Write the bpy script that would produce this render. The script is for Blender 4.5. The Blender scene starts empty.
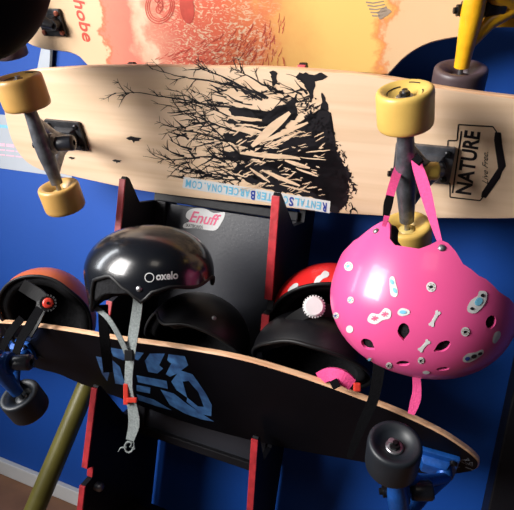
import bpy, bmesh, math, random
from mathutils import Vector, Matrix
from mathutils.bvhtree import BVHTree
random.seed(7)
SC = bpy.context.scene
COL = SC.collection
# ------------------------------------------------------------------ camera
H = 0.90                                   # eye height above the floor
F = 480.0                                  # focal length in pixels of a 514 px wide frame
cL = Vector((-1357, -245, 480)); cD = Vector((-434, 3340, 480))
aX = (-cL).normalized()
aD = (cD - aX*cD.dot(aX)).normalized()
aY = aD.cross(aX)
if aY.z < 0: aY = -aY
right = Vector((aX.x, aY.x, -aD.x)); down = Vector((aX.y, aY.y, -aD.y)); fwd = Vector((aX.z, aY.z, -aD.z))
cam_d = bpy.data.cameras.new('camera'); cam = bpy.data.objects.new('camera', cam_d); COL.objects.link(cam)
m = Matrix((right, -down, -fwd)).transposed().to_4x4(); m.translation = (0, 0, H)
cam.matrix_world = m
cam_d.sensor_width = 36; cam_d.sensor_fit = 'HORIZONTAL'; cam_d.lens = 36*F/514; cam_d.clip_start = .02
SC.camera = cam
CP = Vector((0, 0, H))
# ------------------------------------------------------------------ world, lights, exposure
w = bpy.data.worlds.new('world'); SC.world = w; w.use_nodes = True
w.node_tree.nodes['Background'].inputs[0].default_value = (.62, .75, 1, 1)
w.node_tree.nodes['Background'].inputs[1].default_value = .035
def area(name, loc, target, sx, sy, power, col):
    l = bpy.data.lights.new(name, 'AREA'); l.shape = 'RECTANGLE'; l.size = sx; l.size_y = sy; l.energy = power; l.color = col
    o = bpy.data.objects.new(name, l); COL.objects.link(o); o.location = loc
    o.rotation_euler = (Vector(target)-Vector(loc)).to_track_quat('-Z', 'Y').to_euler()
    return o
wl = area('window_light', (-1.46, -.56, H+.36), (-.12, .85, H+.17), .75, 1.0, 20.5, (1, .97, .94))
wl.data.spread = math.radians(80)
area('added_streak_light', (-1.75, .30, H+.30), (-.5, .8, H-.05), .16, 1.0, 9, (.92, .96, 1))  # added narrow lamp, no window there: streak on the black helmet, soft light on left wall
area('ceiling_light', (.1, -1.0, H+1.4), (0, .8, H+.1), .5, .5, 2.5, (1, .90, .78))
SC.view_settings.view_transform = 'Standard'; SC.view_settings.look = 'None'
SC.view_settings.gamma = 1; SC.view_settings.exposure = 0.0; SC.view_settings.use_curve_mapping = False

# ------------------------------------------------------------------ geometry helpers
def ray(px, py):
    return (right*(px-257) + down*(py-255) + fwd*F)/F
def U(px, py, y):                           # point seen at a pixel, lying at wall distance y
    d = ray(px, py); return CP + d*(y/d.y)
def UX(px, py, x):
    d = ray(px, py); return CP + d*(x/d.x)
def DPT(px, py, dep): return CP + ray(px, py)*dep
V = Vector
def link(name, me, mat, parent=None, label=None, smooth=False):
    o = bpy.data.objects.new(name, me); COL.objects.link(o)
    for mm in (mat if isinstance(mat, (list, tuple)) else [mat]): me.materials.append(mm)
    if smooth:
        for p in me.polygons: p.use_smooth = True
    if parent is not None:
        o.parent = parent
        off = Vector((0, 0, 0)); q = parent
        while q is not None: off = off + q.location; q = q.parent
        o.location = -off
    if label: o['label'] = label
    return o
def bm_me(bm):
    bmesh.ops.recalc_face_normals(bm, faces=bm.faces)
    me = bpy.data.meshes.new('m'); bm.to_mesh(me); bm.free(); return me
def auto(o, deg=35):
    a = math.radians(deg); me = o.data
    for p in me.polygons: p.use_smooth = True
    bm = bmesh.new(); bm.from_mesh(me)
    for e in bm.edges:
        if len(e.link_faces) == 2 and e.calc_face_angle(0) > a: e.smooth = False
    bm.to_mesh(me); bm.free(); return o
def thing(name, label, cat, loc, group=None):
    o = bpy.data.objects.new(name, None); COL.objects.link(o); o.location = loc; o.empty_display_size = .03
    o['label'] = label; o['category'] = cat
    if group: o['group'] = group
    return o
def tag(o, label, cat, group=None):
    o['label'] = label; o['category'] = cat
    if group: o['group'] = group
    return o
def frame(ax):
    ax = ax.normalized(); u = ax.orthogonal().normalized(); return u, ax.cross(u)
def lathe(bm, o, ax, prof, n=40, mi=0):     # prof: (radius, distance along ax)
    u, v = frame(ax); ax = ax.normalized(); rings = []
    for r, h in prof:
        if r < 1e-6: rings.append([bm.verts.new(o+ax*h)])
        else: rings.append([bm.verts.new(o+ax*h+(u*math.cos(2*math.pi*i/n)+v*math.sin(2*math.pi*i/n))*r) for i in range(n)])
    for a, b in zip(rings, rings[1:]):
        for i in range(n):
            j = (i+1) % n
            if len(a) == 1 and len(b) == 1: continue
            if len(a) == 1: f = bm.faces.new((a[0], b[i], b[j]))
            elif len(b) == 1: f = bm.faces.new((a[i], b[0], a[j]))
            else: f = bm.faces.new((a[i], b[i], b[j], a[j]))
            f.material_index = mi
def tube(bm, pts, rads, n=16, flat=1.0):    # closed tube through points
    rings = []; ref = None
    for i, p in enumerate(pts):
        d = (pts[min(i+1, len(pts)-1)]-pts[max(i-1, 0)]).normalized()
        if ref is None: ref = d.orthogonal().normalized()
        u = (ref-d*ref.dot(d)).normalized(); ref = u; v = d.cross(u)
        rings.append([bm.verts.new(p+(u*math.cos(2*math.pi*k/n)+v*math.sin(2*math.pi*k/n)*flat)*rads[i]) for k in range(n)])
    for a, b in zip(rings, rings[1:]):
        for k in range(n): bm.faces.new((a[k], a[(k+1) % n], b[(k+1) % n], b[k]))
    bm.faces.new(rings[0]); bm.faces.new(rings[-1])
def boxf(bm, c, ex, ey, ez, hx, hy, hz, bev=0, taper=1.0):
    vs = []
    for sz in (-1, 1):
        k = 1 if sz < 0 else taper
        for sx, sy in ((-1, -1), (1, -1), (1, 1), (-1, 1)):
            vs.append(bm.verts.new(c+ex*sx*hx*k+ey*sy*hy*k+ez*sz*hz))
    fs = [bm.faces.new([vs[i] for i in q]) for q in ((0, 1, 2, 3), (4, 5, 6, 7), (0, 1, 5, 4), (1, 2, 6, 5), (2, 3, 7, 6), (3, 0, 4, 7))]
    if bev:
        es = list({e for f in fs for e in f.edges})
        bmesh.ops.bevel(bm, geom=es, offset=bev, segments=2, affect='EDGES', profile=.6)
def cr(pts, closed=False, n=6):             # Catmull-Rom through tuples
    out = []; N = len(pts); D = len(pts[0])
    for i in range(N if closed else N-1):
        if closed: p = [pts[(i+k-1) % N] for k in range(4)]
        else: p = [pts[max(0, min(N-1, i+k-1))] for k in range(4)]
        for s in range(n):
            t = s/n
            out.append(tuple(.5*((2*p[1][d])+(-p[0][d]+p[2][d])*t+(2*p[0][d]-5*p[1][d]+4*p[2][d]-p[3][d])*t*t+(-p[0][d]+3*p[1][d]-3*p[2][d]+p[3][d])*t**3) for d in range(D)))
    if not closed: out.append(tuple(pts[-1]))
    return out
# ------------------------------------------------------------------ materials
def mat(name, col, rough=.5, metal=0, coat=0, noise=0, nscale=40, bump=0, bscale=200, col2=None, spec=.5):
    mt = bpy.data.materials.new(name); mt.use_nodes = True; nt = mt.node_tree; b = nt.nodes['Principled BSDF']
    c = (*col, 1) if len(col) == 3 else col
    b.inputs['Base Color'].default_value = c; b.inputs['Roughness'].default_value = rough; b.inputs['Metallic'].default_value = metal
    b.inputs['Coat Weight'].default_value = coat; b.inputs['Coat Roughness'].default_value = .06
    b.inputs['Specular IOR Level'].default_value = spec
    tc = nt.nodes.new('ShaderNodeTexCoord')
    if noise or col2:
        n = nt.nodes.new('ShaderNodeTexNoise'); n.inputs['Scale'].default_value = nscale; n.inputs['Detail'].default_value = 5
        nt.links.new(tc.outputs['Object'], n.inputs['Vector'])
        r = nt.nodes.new('ShaderNodeValToRGB'); r.color_ramp.elements[0].position = .35; r.color_ramp.elements[1].position = .68
        c2 = (*col2, 1) if col2 else tuple(max(0, x*(1-noise)) for x in c[:3])+(1,)
        r.color_ramp.elements[0].color = c2; r.color_ramp.elements[1].color = c
        nt.links.new(n.outputs['Fac'], r.inputs[0]); nt.links.new(r.outputs[0], b.inputs['Base Color'])
    if bump:
        n2 = nt.nodes.new('ShaderNodeTexNoise'); n2.inputs['Scale'].default_value = bscale; n2.inputs['Detail'].default_value = 3
        nt.links.new(tc.outputs['Object'], n2.inputs['Vector'])
        bp = nt.nodes.new('ShaderNodeBump'); bp.inputs['Strength'].default_value = bump; bp.inputs['Distance'].default_value = .002
        nt.links.new(n2.outputs['Fac'], bp.inputs['Height']); nt.links.new(bp.outputs[0], b.inputs['Normal'])
    return mt
M = {}
M['wall'] = mat('blue_paint', (.004, .064, .35), .65, spec=.25, noise=.12, nscale=3, bump=.15, bscale=60)
M['floor'] = mat('brown_laminate', (.26, .12, .06), .6, noise=.35, nscale=9)
M['base'] = mat('white_trim', (.6, .6, .6), .45, noise=.1, nscale=12)
M['blackwood'] = mat('black_rack_paint', (.006, .006, .009), .5, spec=.25, noise=.3, nscale=14, bump=.2, bscale=90)
M['panel'] = mat('dark_grey_panel', (.028, .030, .040), .38, noise=.25, nscale=4, bump=.1, bscale=150)
M['red'] = mat('red_edge_paint', (.48, .03, .04), .45, noise=.35, nscale=60, bump=.3, bscale=120)
M['black'] = mat('gloss_black_shell', (.006, .007, .010), .24, coat=.25, noise=.2, nscale=20)
M['matblack'] = mat('matt_black_shell', (.005, .005, .007), .42, spec=.35, noise=.3, nscale=30)
M['webshell'] = mat('dull_black_shell', (.003, .004, .007), .8, noise=.2, nscale=20, spec=.08)
M['foam'] = mat('black_foam', (.012, .012, .014), .95, spec=.2, noise=.5, nscale=160, bump=.8, bscale=420)
M['rubber'] = mat('black_trim', (.007, .007, .008), .5, spec=.3, noise=.2, nscale=50)
M['web'] = mat('black_webbing', (.003, .003, .004), .9, spec=.08, noise=.3, nscale=200, bump=.5, bscale=500)
M['greyweb'] = mat('grey_webbing', (.30, .34, .34), .8, noise=.35, nscale=300, bump=.6, bscale=500)
M['pink'] = mat('pink_shell', (.74, .085, .27), .34, coat=.2, noise=.10, nscale=9)
M['pinkweb'] = mat('pink_webbing', (.80, .07, .26), .75, noise=.15, nscale=250, bump=.4, bscale=500)
M['orange'] = mat('orange_shell', (.62, .13, .03), .38, noise=.15, nscale=12)
M['redshell'] = mat('red_shell', (.72, .02, .02), .32, coat=.3, noise=.12, nscale=12)
M['white'] = mat('white_vinyl', (.62, .62, .62), .45, noise=.05, nscale=40)
M['paper'] = mat('white_paper', (.40, .43, .48), .7, noise=.06, nscale=10)
M['ink'] = mat('black_ink', (.010, .009, .012), .45, noise=.2, nscale=80)
M['sky'] = mat('light_blue_ink', (.16, .48, .68), .5, noise=.05)
M['navy'] = mat('navy_ink', (.02, .05, .30), .5, noise=.05)
M['pinkink'] = mat('pink_ink', (.75, .10, .22), .5, noise=.05)
M['palepink'] = mat('pale_pink_ink', (.85, .45, .55), .6, noise=.05)
M['coral'] = mat('coral_ink', (.65, .09, .06), .5, noise=.2, nscale=60)
M['greyprint'] = mat('faded_grey_print', (.36, .27, .20), .6, noise=.2, nscale=60)
M['cream'] = mat('yellowed_urethane', (.66, .44, .11), .38, col2=(.58, .36, .085), nscale=18, bump=.1, bscale=90)
M['cream2'] = mat('tan_urethane', (.50, .29, .085), .38, col2=(.42, .23, .06), nscale=18, bump=.1, bscale=90)
M['core'] = mat('cream_wheel_core', (.60, .46, .16), .4, noise=.2, nscale=50)
M['brownwheel'] = mat('brown_grey_urethane', (.085, .055, .06), .45, noise=.25, nscale=30)
M['darkwheel'] = mat('charcoal_urethane', (.012, .016, .022), .45, noise=.3, nscale=25)
M['steel'] = mat('worn_steel', (.42, .42, .44), .38, metal=.9, noise=.4, nscale=60, bump=.2)
M['alu'] = mat('grey_cast_alloy', (.20, .21, .24), .42, metal=.75, noise=.45, nscale=70, bump=.4, bscale=180)
M['darkalu'] = mat('dark_cast_alloy', (.045, .045, .05), .42, metal=.6, noise=.4, nscale=70, bump=.3)
M['yellow'] = mat('yellow_truck_paint', (.85, .45, .015), .35, coat=.2, col2=(.72, .34, .01), nscale=40, bump=.2)
M['blue'] = mat('blue_truck_paint', (.012, .10, .42), .35, metal=.3, noise=.35, nscale=50, bump=.3)
M['bluegfx'] = mat('blue_print', (.075, .22, .50), .4, col2=(.03, .08, .22), nscale=45)
M['bolt'] = mat('black_bolt', (.02, .02, .022), .35, metal=.7, noise=.2)
M['copper'] = mat('copper_bolt', (.35, .10, .06), .4, metal=.6, noise=.3)
M['ybush'] = mat('yellow_bushing', (.75, .50, .10), .4, noise=.1)
M['rbush'] = mat('red_bushing', (.70, .05, .03), .4, noise=.1)
M['bbush'] = mat('black_bushing', (.02, .022, .03), .35, noise=.1)
M['gloss'] = mat('gloss_black_deck', (.004, .004, .006), .30, noise=.2, nscale=12, spec=.06)
M['grip'] = mat('grip_tape', (.015, .015, .015), .95, bump=.8, bscale=900, noise=.3, nscale=400)
M['film'] = mat('torn_clear_film', (.22, .24, .28), .25, noise=.8, nscale=60)
M['pole'] = mat('olive_pole', (.17, .15, .03), .4, noise=.3, nscale=15)
def wood(name, c1, c2, scale=(2.5, 55, 55)):
    mt = bpy.data.materials.new(name); mt.use_nodes = True; nt = mt.node_tree; b = nt.nodes['Principled BSDF']
    b.inputs['Roughness'].default_value = .38
    tc = nt.nodes.new('ShaderNodeTexCoord'); mp = nt.nodes.new('ShaderNodeMapping'); mp.inputs['Scale'].default_value = scale
    n = nt.nodes.new('ShaderNodeTexNoise'); n.inputs['Scale'].default_value = 1; n.inputs['Detail'].default_value = 6; n.inputs['Distortion'].default_value = .6
    r = nt.nodes.new('ShaderNodeValToRGB'); r.color_ramp.elements[0].position = .3; r.color_ramp.elements[1].position = .62
    r.color_ramp.elements[0].color = (*c2, 1); r.color_ramp.elements[1].color = (*c1, 1)
    nt.links.new(tc.outputs['Object'], mp.inputs[0]); nt.links.new(mp.outputs[0], n.inputs['Vector'])
    nt.links.new(n.outputs['Fac'], r.inputs[0]); nt.links.new(r.outputs[0], b.inputs['Base Color'])
    return mt, nt, b, r, tc
M['maple'] = wood('maple_veneer', (.76, .56, .39), (.68, .48, .31))[0]
M['ply'] = wood('ply_edge', (.72, .45, .27), (.55, .28, .15), (3, 260, 260))[0]
# watercolour print on the top deck (local x runs along the deck, z up it)
mt, nt, bs, rp, tc = wood('maple_with_watercolour_print', (.72, .50, .31), (.62, .42, .25))
M['print'] = mt
def nd(t, **k):
    n = nt.nodes.new(t)
    for a, v in k.items(): setattr(n, a, v)
    return n
sep = nd('ShaderNodeSeparateXYZ'); nt.links.new(tc.outputs['Object'], sep.inputs[0])
nz = nd('ShaderNodeTexNoise'); nz.inputs['Scale'].default_value = 14; nz.inputs['Detail'].default_value = 8; nz.inputs['Roughness'].default_value = .62
nt.links.new(tc.outputs['Object'], nz.inputs['Vector'])
ad = nd('ShaderNodeMath', operation='MULTIPLY_ADD'); ad.inputs[1].default_value = .16; nt.links.new(nz.outputs['Fac'], ad.inputs[0]); nt.links.new(sep.outputs['X'], ad.inputs[2])
mr = nd('ShaderNodeMapRange'); mr.inputs['From Min'].default_value = -.743+.08; mr.inputs['From Max'].default_value = -.029+.08; nt.links.new(ad.outputs[0], mr.inputs['Value'])
pr = nd('ShaderNodeValToRGB'); e = pr.color_ramp.elements
cols = [(0, (.72, .50, .31)), (.085, (.72, .50, .31)), (.095, (.66, .16, .08)), (.11, (.78, .22, .15)), (.17, (.76, .20, .14)), (.20, (.74, .42, .28)), (.235, (.76, .55, .38)),
        (.26, (.74, .30, .20)), (.32, (.74, .15, .10)), (.46, (.78, .16, .08)), (.56, (.76, .22, .09)), (.60, (.80, .38, .12)), (.72, (.82, .40, .12)), (.80, (.82, .28, .08)), (.865, (.72, .22, .07)), (.88, (.74, .48, .27)), (1, (.74, .50, .29))]
e[0].position = 0; e[0].color = (*cols[0][1], 1); e[1].position = 1; e[1].color = (*cols[-1][1], 1)
for p, c in cols[1:-1]:
    q = e.new(p); q.color = (*c, 1)
nt.links.new(mr.outputs[0], pr.inputs[0])
# hatched bare strokes inside the red part
mp2 = nd('ShaderNodeMapping'); mp2.inputs['Scale'].default_value = (60, 60, 150); mp2.inputs['Rotation'].default_value = (0, .6, 0)
nt.links.new(tc.outputs['Object'], mp2.inputs[0])
n3 = nd('ShaderNodeTexNoise'); n3.inputs['Scale'].default_value = 1; n3.inputs['Detail'].default_value = 6; n3.inputs['Distortion'].default_value = 2.5
nt.links.new(mp2.outputs[0], n3.inputs['Vector'])
r3 = nd('ShaderNodeValToRGB'); r3.color_ramp.elements[0].position = .52; r3.color_ramp.elements[1].position = .60
nt.links.new(n3.outputs['Fac'], r3.inputs[0])
band = nd('ShaderNodeValToRGB'); be = band.color_ramp.elements
be[0].position = .24; be[0].color = (0, 0, 0, 1); be[1].position = .34; be[1].color = (.9, .9, .9, 1); q = be.new(.53); q.color = (.9, .9, .9, 1); q = be.new(.60); q.color = (0, 0, 0, 1)
nt.links.new(mr.outputs[0], band.inputs[0])
mu = nd('ShaderNodeMath', operation='MULTIPLY'); nt.links.new(r3.outputs[0], mu.inputs[0]); nt.links.new(band.outputs[0], mu.inputs[1])
mx = nd('ShaderNodeMix', data_type='RGBA'); nt.links.new(mu.outputs[0], mx.inputs['Factor']); nt.links.new(pr.outputs[0], mx.inputs['A']); mx.inputs['B'].default_value = (.80, .60, .40, 1)
# yellow wash towards the top of the orange part
mz = nd('ShaderNodeMapRange'); mz.inputs['From Min'].default_value = -.045; mz.inputs['From Max'].default_value = .03; nt.links.new(sep.outputs['Z'], mz.inputs['Value'])
b2 = nd('ShaderNodeValToRGB'); be = b2.color_ramp.elements
be[0].position = .60; be[0].color = (0, 0, 0, 1); be[1].position = .74; be[1].color = (.85, .85, .85, 1); q = be.new(.84); q.color = (.9, .9, .9, 1); q = be.new(.87); q.color = (0, 0, 0, 1)
nt.links.new(mr.outputs[0], b2.inputs[0])
m4 = nd('ShaderNodeMath', operation='MULTIPLY'); nt.links.new(mz.outputs[0], m4.inputs[0]); nt.links.new(b2.outputs[0], m4.inputs[1])
mx2 = nd('ShaderNodeMix', data_type='RGBA'); nt.links.new(m4.outputs[0], mx2.inputs['Factor']); nt.links.new(mx.outputs['Result'], mx2.inputs['A']); mx2.inputs['B'].default_value = (.86, .56, .17, 1)
nt.links.new(mx2.outputs['Result'], bs.inputs['Base Color'])

# ------------------------------------------------------------------ decal helpers
def fill(rings_proj, cen, name, mt_, parent, label=None):
    pass
def plane_proj(c, n, off=.0005):
    def pj(px, py):
        d = ray(px, py); t = (c-CP).dot(n)/d.dot(n); p = CP+d*t
        return p-n*off if n.dot(d) > 0 else p+n*off
    return pj
def bvh_proj(bvh, off=.0007):
    def pj(px, py):
        h = bvh.ray_cast(CP, ray(px, py).normalized())
        if h[0] is None: return None
        nn = h[1] if h[1].dot(ray(px, py)) < 0 else -h[1]
        return h[0]+nn*off
    return pj
def poly_flat(bm, pj, pts, mi=0):           # flat polygon (planar target)
    vs = [bm.verts.new(pj(*p)) for p in pts]
    try:
        f = bm.faces.new(vs); f.material_index = mi; f.normal_update()
        bmesh.ops.triangulate(bm, faces=[f], ngon_method='EAR_CLIP')
    except Exception: pass
def poly_curved(bm, pj, pts, mi=0, rings=5):
    cx = sum(p[0] for p in pts)/len(pts); cy = sum(p[1] for p in pts)/len(pts)
    c = pj(cx, cy)
    if c is None: return
    prev = None; cv = bm.verts.new(c)
    for k in range(1, rings+1):
        s = k/rings; cur = []
        for p in pts:
            q = pj(cx+(p[0]-cx)*s, cy+(p[1]-cy)*s)
            if q is None: return
            cur.append(bm.verts.new(q))
        n = len(cur)
        for i in range(n):
            j = (i+1) % n
            f = bm.faces.new((cv, cur[i], cur[j])) if prev is None else bm.faces.new((prev[i], cur[i], cur[j], prev[j]))
            f.material_index = mi
        prev = cur
def stroke(bm, pj, pts, w0, w1, mi=0, jit=0):
    L, R = [], []
    n = len(pts)
    for i, p in enumerate(pts):
        a = pts[max(0, i-1)]; b = pts[min(n-1, i+1)]
        dx, dy = b[0]-a[0], b[1]-a[1]; l = math.hypot(dx, dy) or 1
        w_ = (w0+(w1-w0)*i/(n-1))/2*(1+random.uniform(-jit, jit))
        L.append(pj(p[0]-dy/l*w_, p[1]+dx/l*w_)); R.append(pj(p[0]+dy/l*w_, p[1]-dx/l*w_))
    if any(q is None for q in L+R): return
    L = [bm.verts.new(q) for q in L]; R = [bm.verts.new(q) for q in R]
    for i in range(n-1):
        f = bm.faces.new((L[i], L[i+1], R[i+1], R[i])); f.material_index = mi
def text_mesh(bm, pj, s, o, ux, uy, mi=0, bold=.0, shear=0, cuts=0, space=1.0):
    """text from pixel point o, its baseline spanning the vector ux and its cap height the vector uy"""
    cu = bpy.data.curves.new('t', 'FONT'); cu.body = s; cu.offset = bold; cu.shear = shear; cu.resolution_u = 3; cu.space_character = space
    ob = bpy.data.objects.new('t', cu); COL.objects.link(ob)
    bpy.context.view_layer.update()
    me = bpy.data.meshes.new_from_object(ob.evaluated_get(bpy.context.evaluated_depsgraph_get()))
    bpy.data.objects.remove(ob)
    xs = [v.co.x for v in me.vertices]; x0, x1 = min(xs), max(xs); hh = .70
    vs = []
    for v in me.vertices:
        u = (v.co.x-x0)/(x1-x0); t = v.co.y/hh
        q = pj(o[0]+ux[0]*u+uy[0]*t, o[1]+ux[1]*u+uy[1]*t)
        if q is None: return
        vs.append(bm.verts.new(q))
    for p in me.polygons:
        try: f = bm.faces.new([vs[i] for i in p.vertices]); f.material_index = mi
        except Exception: pass
    bpy.data.meshes.remove(me)
def circ(cx, cy, rx, ry=None, n=18, rot=0):
    ry = ry or rx; c, s = math.cos(rot), math.sin(rot)
    return [(cx+rx*math.cos(a)*c-ry*math.sin(a)*s, cy+rx*math.cos(a)*s+ry*math.sin(a)*c) for a in [2*math.pi*i/n for i in range(n)]]
def ribbon(name, rows, mt_, parent=None, label=None, th=.0016, twist=None):
    """flat strap: rows of (px, py, wall distance, width in px[, angle])"""
    rows = cr([tuple(r)+(0,)*(5-len(r)) for r in rows], n=5); bm = bmesh.new(); rings = []
    n = len(rows)
    for i, (px, py, y, wd, an) in enumerate(rows):
        a = rows[max(0, i-1)]; b = rows[min(n-1, i+1)]
        dx, dy = b[0]-a[0], b[1]-a[1]; l = math.hypot(dx, dy) or 1
        c, s = math.cos(an), math.sin(an)
        ox, oy = -dy/l*wd/2, dx/l*wd/2
        A = U(px+ox, py+oy, y); B = U(px-ox, py-oy, y); mid = (A+B)/2
        ddir = (U(b[0], b[1], b[2])-U(a[0], a[1], a[2])).normalized()
        if an: 
            R_ = Matrix.Rotation(an, 3, ddir); A = mid+R_@(A-mid); B = mid+R_@(B-mid)
        nn = ddir.cross(A-B).normalized()*th/2
        rings.append([bm.verts.new(q) for q in (A+nn, B+nn, B-nn, A-nn)])
    for a, b in zip(rings, rings[1:]):
        for k in range(4): bm.faces.new((a[k], a[(k+1) % 4], b[(k+1) % 4], b[k]))
    bm.faces.new(rings[0]); bm.faces.new(rings[-1])
    return link(name, bm_me(bm), mt_, parent, label)

# ------------------------------------------------------------------ setting
YW = .985
def struct(name, bm, mt_):
    o = link(name, bm_me(bm), mt_); o['kind'] = 'structure'; return o
EX, EY, EZ = V((1, 0, 0)), V((0, 1, 0)), V((0, 0, 1))
bm = bmesh.new(); boxf(bm, V((0, YW+.05, 1.25)), EX, EY, EZ, 2.6, .05, 1.25); struct('wall_back', bm, M['wall'])
bm = bmesh.new(); boxf(bm, V((0, -.2, -.05)), EX, EY, EZ, 2.6, YW+.4, .05); struct('floor', bm, M['floor'])
bm = bmesh.new(); boxf(bm, V((0, YW-.008, .02)), EX, EY, EZ, 2.6, .008, .02, .003); struct('baseboard_back', bm, M['base'])

# ------------------------------------------------------------------ rack
rack = thing('display_rack', 'black standing board rack with red sawtooth front edges holding the longboards', 'rack', (-.38, .85, 0))
def side(xc, prof, wid=.0105):
    """prof: list of (y,z) front-edge points from the top down; the back edge closes it"""
    back = [(.972, 0), (.972, .38), (.95, .60), (.94, .95), (.94, 1.33)]
    poly = prof+back
    bm = bmesh.new(); A = [bm.verts.new((xc, y, z)) for y, z in poly]; B = [bm.verts.new((xc+wid, y, z)) for y, z in poly]
    n = len(poly)
    for i in range(n): bm.faces.new((A[i], A[(i+1) % n], B[(i+1) % n], B[i]))
    fa = bm.faces.new(A); fb = bm.faces.new(B); bm.normal_update(); bmesh.ops.triangulate(bm, faces=[fa, fb], ngon_method='EAR_CLIP')
    o = link('side_panel', bm_me(bm), M['blackwood'], rack)
    # red painted front of every tooth
    for i in range(n-1):
        if i >= len(prof)-1: break
        p, q = V((0, *prof[i])), V((0, *prof[i+1])); d_ = (q-p).normalized()
        if p.y > .80: continue
        if (p-q).length > .0185 and abs(d_.z) > .9:
            d = d_; nn = V((0, d.z, -d.y));
            if nn.y > 0: nn = -nn
            bm = bmesh.new(); c = (p+q)/2+V((xc+wid/2, 0, 0))+nn*.0015
            boxf(bm, c, EX, d, nn, wid/2+.0012, (p-q).length/2-.001, .0018, .0008)
            link('edge_band', bm_me(bm), M['red'], o)
    return o
def tooth_prof(dy, dz, tips):
    # each tooth: pointed tip, long red front; behind the tip a slot slanting down and back
    out = [(.90, 1.33), (.80, 1.33)]
    for k, (zt, yt, zb, yb) in enumerate(tips):
        out += [(yt+.055, zt-.055), (yt+.014, zt-.006), (yt+.004, zt), (yt, zt-.004), (yb, zb)]
        if k < len(tips)-1:
            nz_ = tips[k+1][0]; ny = tips[k+1][1]
            out += [(yb+.012, zb-.003)]
    out += [(tips[-1][3], 0)]
    return out
def y_of(px, py, x): return UX(px, py, x)
XL, XR = -.545, -.222
def tp(x, a, b):
    p, q = UX(*a, x), UX(*b, x); return (p.z, p.y, q.z, q.y)
profR = []
def rack_prof(x, t0, front1, step, t2, rest):
    p = lambda q: (UX(q[0], q[1], x).y, UX(q[0], q[1], x).z)
    t0 = U(t0[0], t0[1], .742)
    out = [(.928, H+.42), (.910, H+.20), (.90, H+.178), (.80, H+.168), (.748, t0.z+.001), (.742, t0.z), (.738, t0.z-.004), (.7385, t0.z-.024), (.748, t0.z-.026)]
    out += [(.866, H-.02), (.866, H-.055), (.80, H-.060)]
    a, b = p(front1[0]), p(front1[1]); out += [(a[0]+.012, a[1]-.003), (a[0]+.004, a[1]), (a[0], a[1]-.004), b]
    out += [(b[0]+.014, b[1]-.004), (b[0]+.014, b[1]-.020)]
    a, b = p(step[0]), p(step[1]); out += [a, b]
    out += [(.712, H-.262), (.862, H-.475), (.862, H-.505), (.82, H-.51)]
    a, b = p(t2[0]), p(t2[1]); out += [(a[0]+.010, a[1]-.003), (a[0]+.003, a[1]), (a[0], a[1]-.003), b, (b[0]+.018, b[1]-.004), (b[0]+.018, b[1]-.028)]
    a = p(rest); out += [a, (a[0]-.01, 0)]
    return out
XR = -.232
side(XR, rack_prof(XR, (290, 62), ((273.5, 192), (265.5, 299)), ((263, 313), (261.5, 336)), ((252.5, 436), (247, 520)), (246, 540)))
side(XL, rack_prof(XL, (134, 62), ((121, 176), (111, 285)), ((108, 300), (105, 322)), ((93, 385), (83, 467)), (81, 484)))
def slab(name, y0, y1, x0, x1, z0, z1, mt_, parent, bev=.002, label=None):
    bm = bmesh.new(); boxf(bm, V(((x0+x1)/2, (y0+y1)/2, (z0+z1)/2)), EX, EY, EZ, abs(x1-x0)/2, abs(y1-y0)/2, abs(z1-z0)/2, bev)
    return link(name, bm_me(bm), mt_, parent, label)
x0, x1 = XL+.011, XR-.0005
slab('back_panel', .868, .880, x0, x1, .345, .842, M['panel'], rack)
slab('panel_rail', .858, .872, x0, x1, .845, .862, M['blackwood'], rack, label='black top rail of the rack panel')
slab('panel_rail', .858, .872, x0, x1, .335, .352, M['blackwood'], rack, label='black bottom rail of the rack panel')
slab('panel_stile', .858, .872, x0, x0+.022, .352, .845, M['blackwood'], rack)
slab('panel_stile', .858, .872, x1-.012, x1, .352, .845, M['blackwood'], rack)
slab('crossbar', .88, .90, x0, x1, .10, .15, M['blackwood'], rack)
bm = bmesh.new(); b0 = UX(92, 484, XL); lathe(bm, b0+V((.0095, 0, 0)), EX, [(0, .016), (.006, .016), (.009, .012), (.009, 0)], 20); link('bolt', bm_me(bm), M['steel'], rack, 'silver bolt head', True)
PJ = plane_proj(V((0, .868, 0)), V((0, 1, 0)), .0006)
bm = bmesh.new()
poly_flat(bm, PJ, cr([(186, 217), (188, 211), (196, 208), (206, 209), (214, 213), (224, 212), (225, 215), (222, 222), (216, 230), (207, 230), (196, 228), (184, 228), (184, 224), (190, 221)], True, 3))
st = link('sticker', bm_me(bm), M['white'], rack, 'white Enuff sticker with pink script lettering')
PJ = plane_proj(V((0, .868, 0)), V((0, 1, 0)), .0010)
bm = bmesh.new(); text_mesh(bm, PJ, 'Enuff', (189, 221.5), (31, 4.5), (1.5, -11), 0, .018, .35)
link('lettering', bm_me(bm), M['pinkink'], st)
bm = bmesh.new(); text_mesh(bm, PJ, 'SKATEBOARDS', (186, 226.5), (17, 2.2), (.2, -3), 0, .02)
link('lettering', bm_me(bm), M['ink'], st, 'tiny black lettering')

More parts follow.
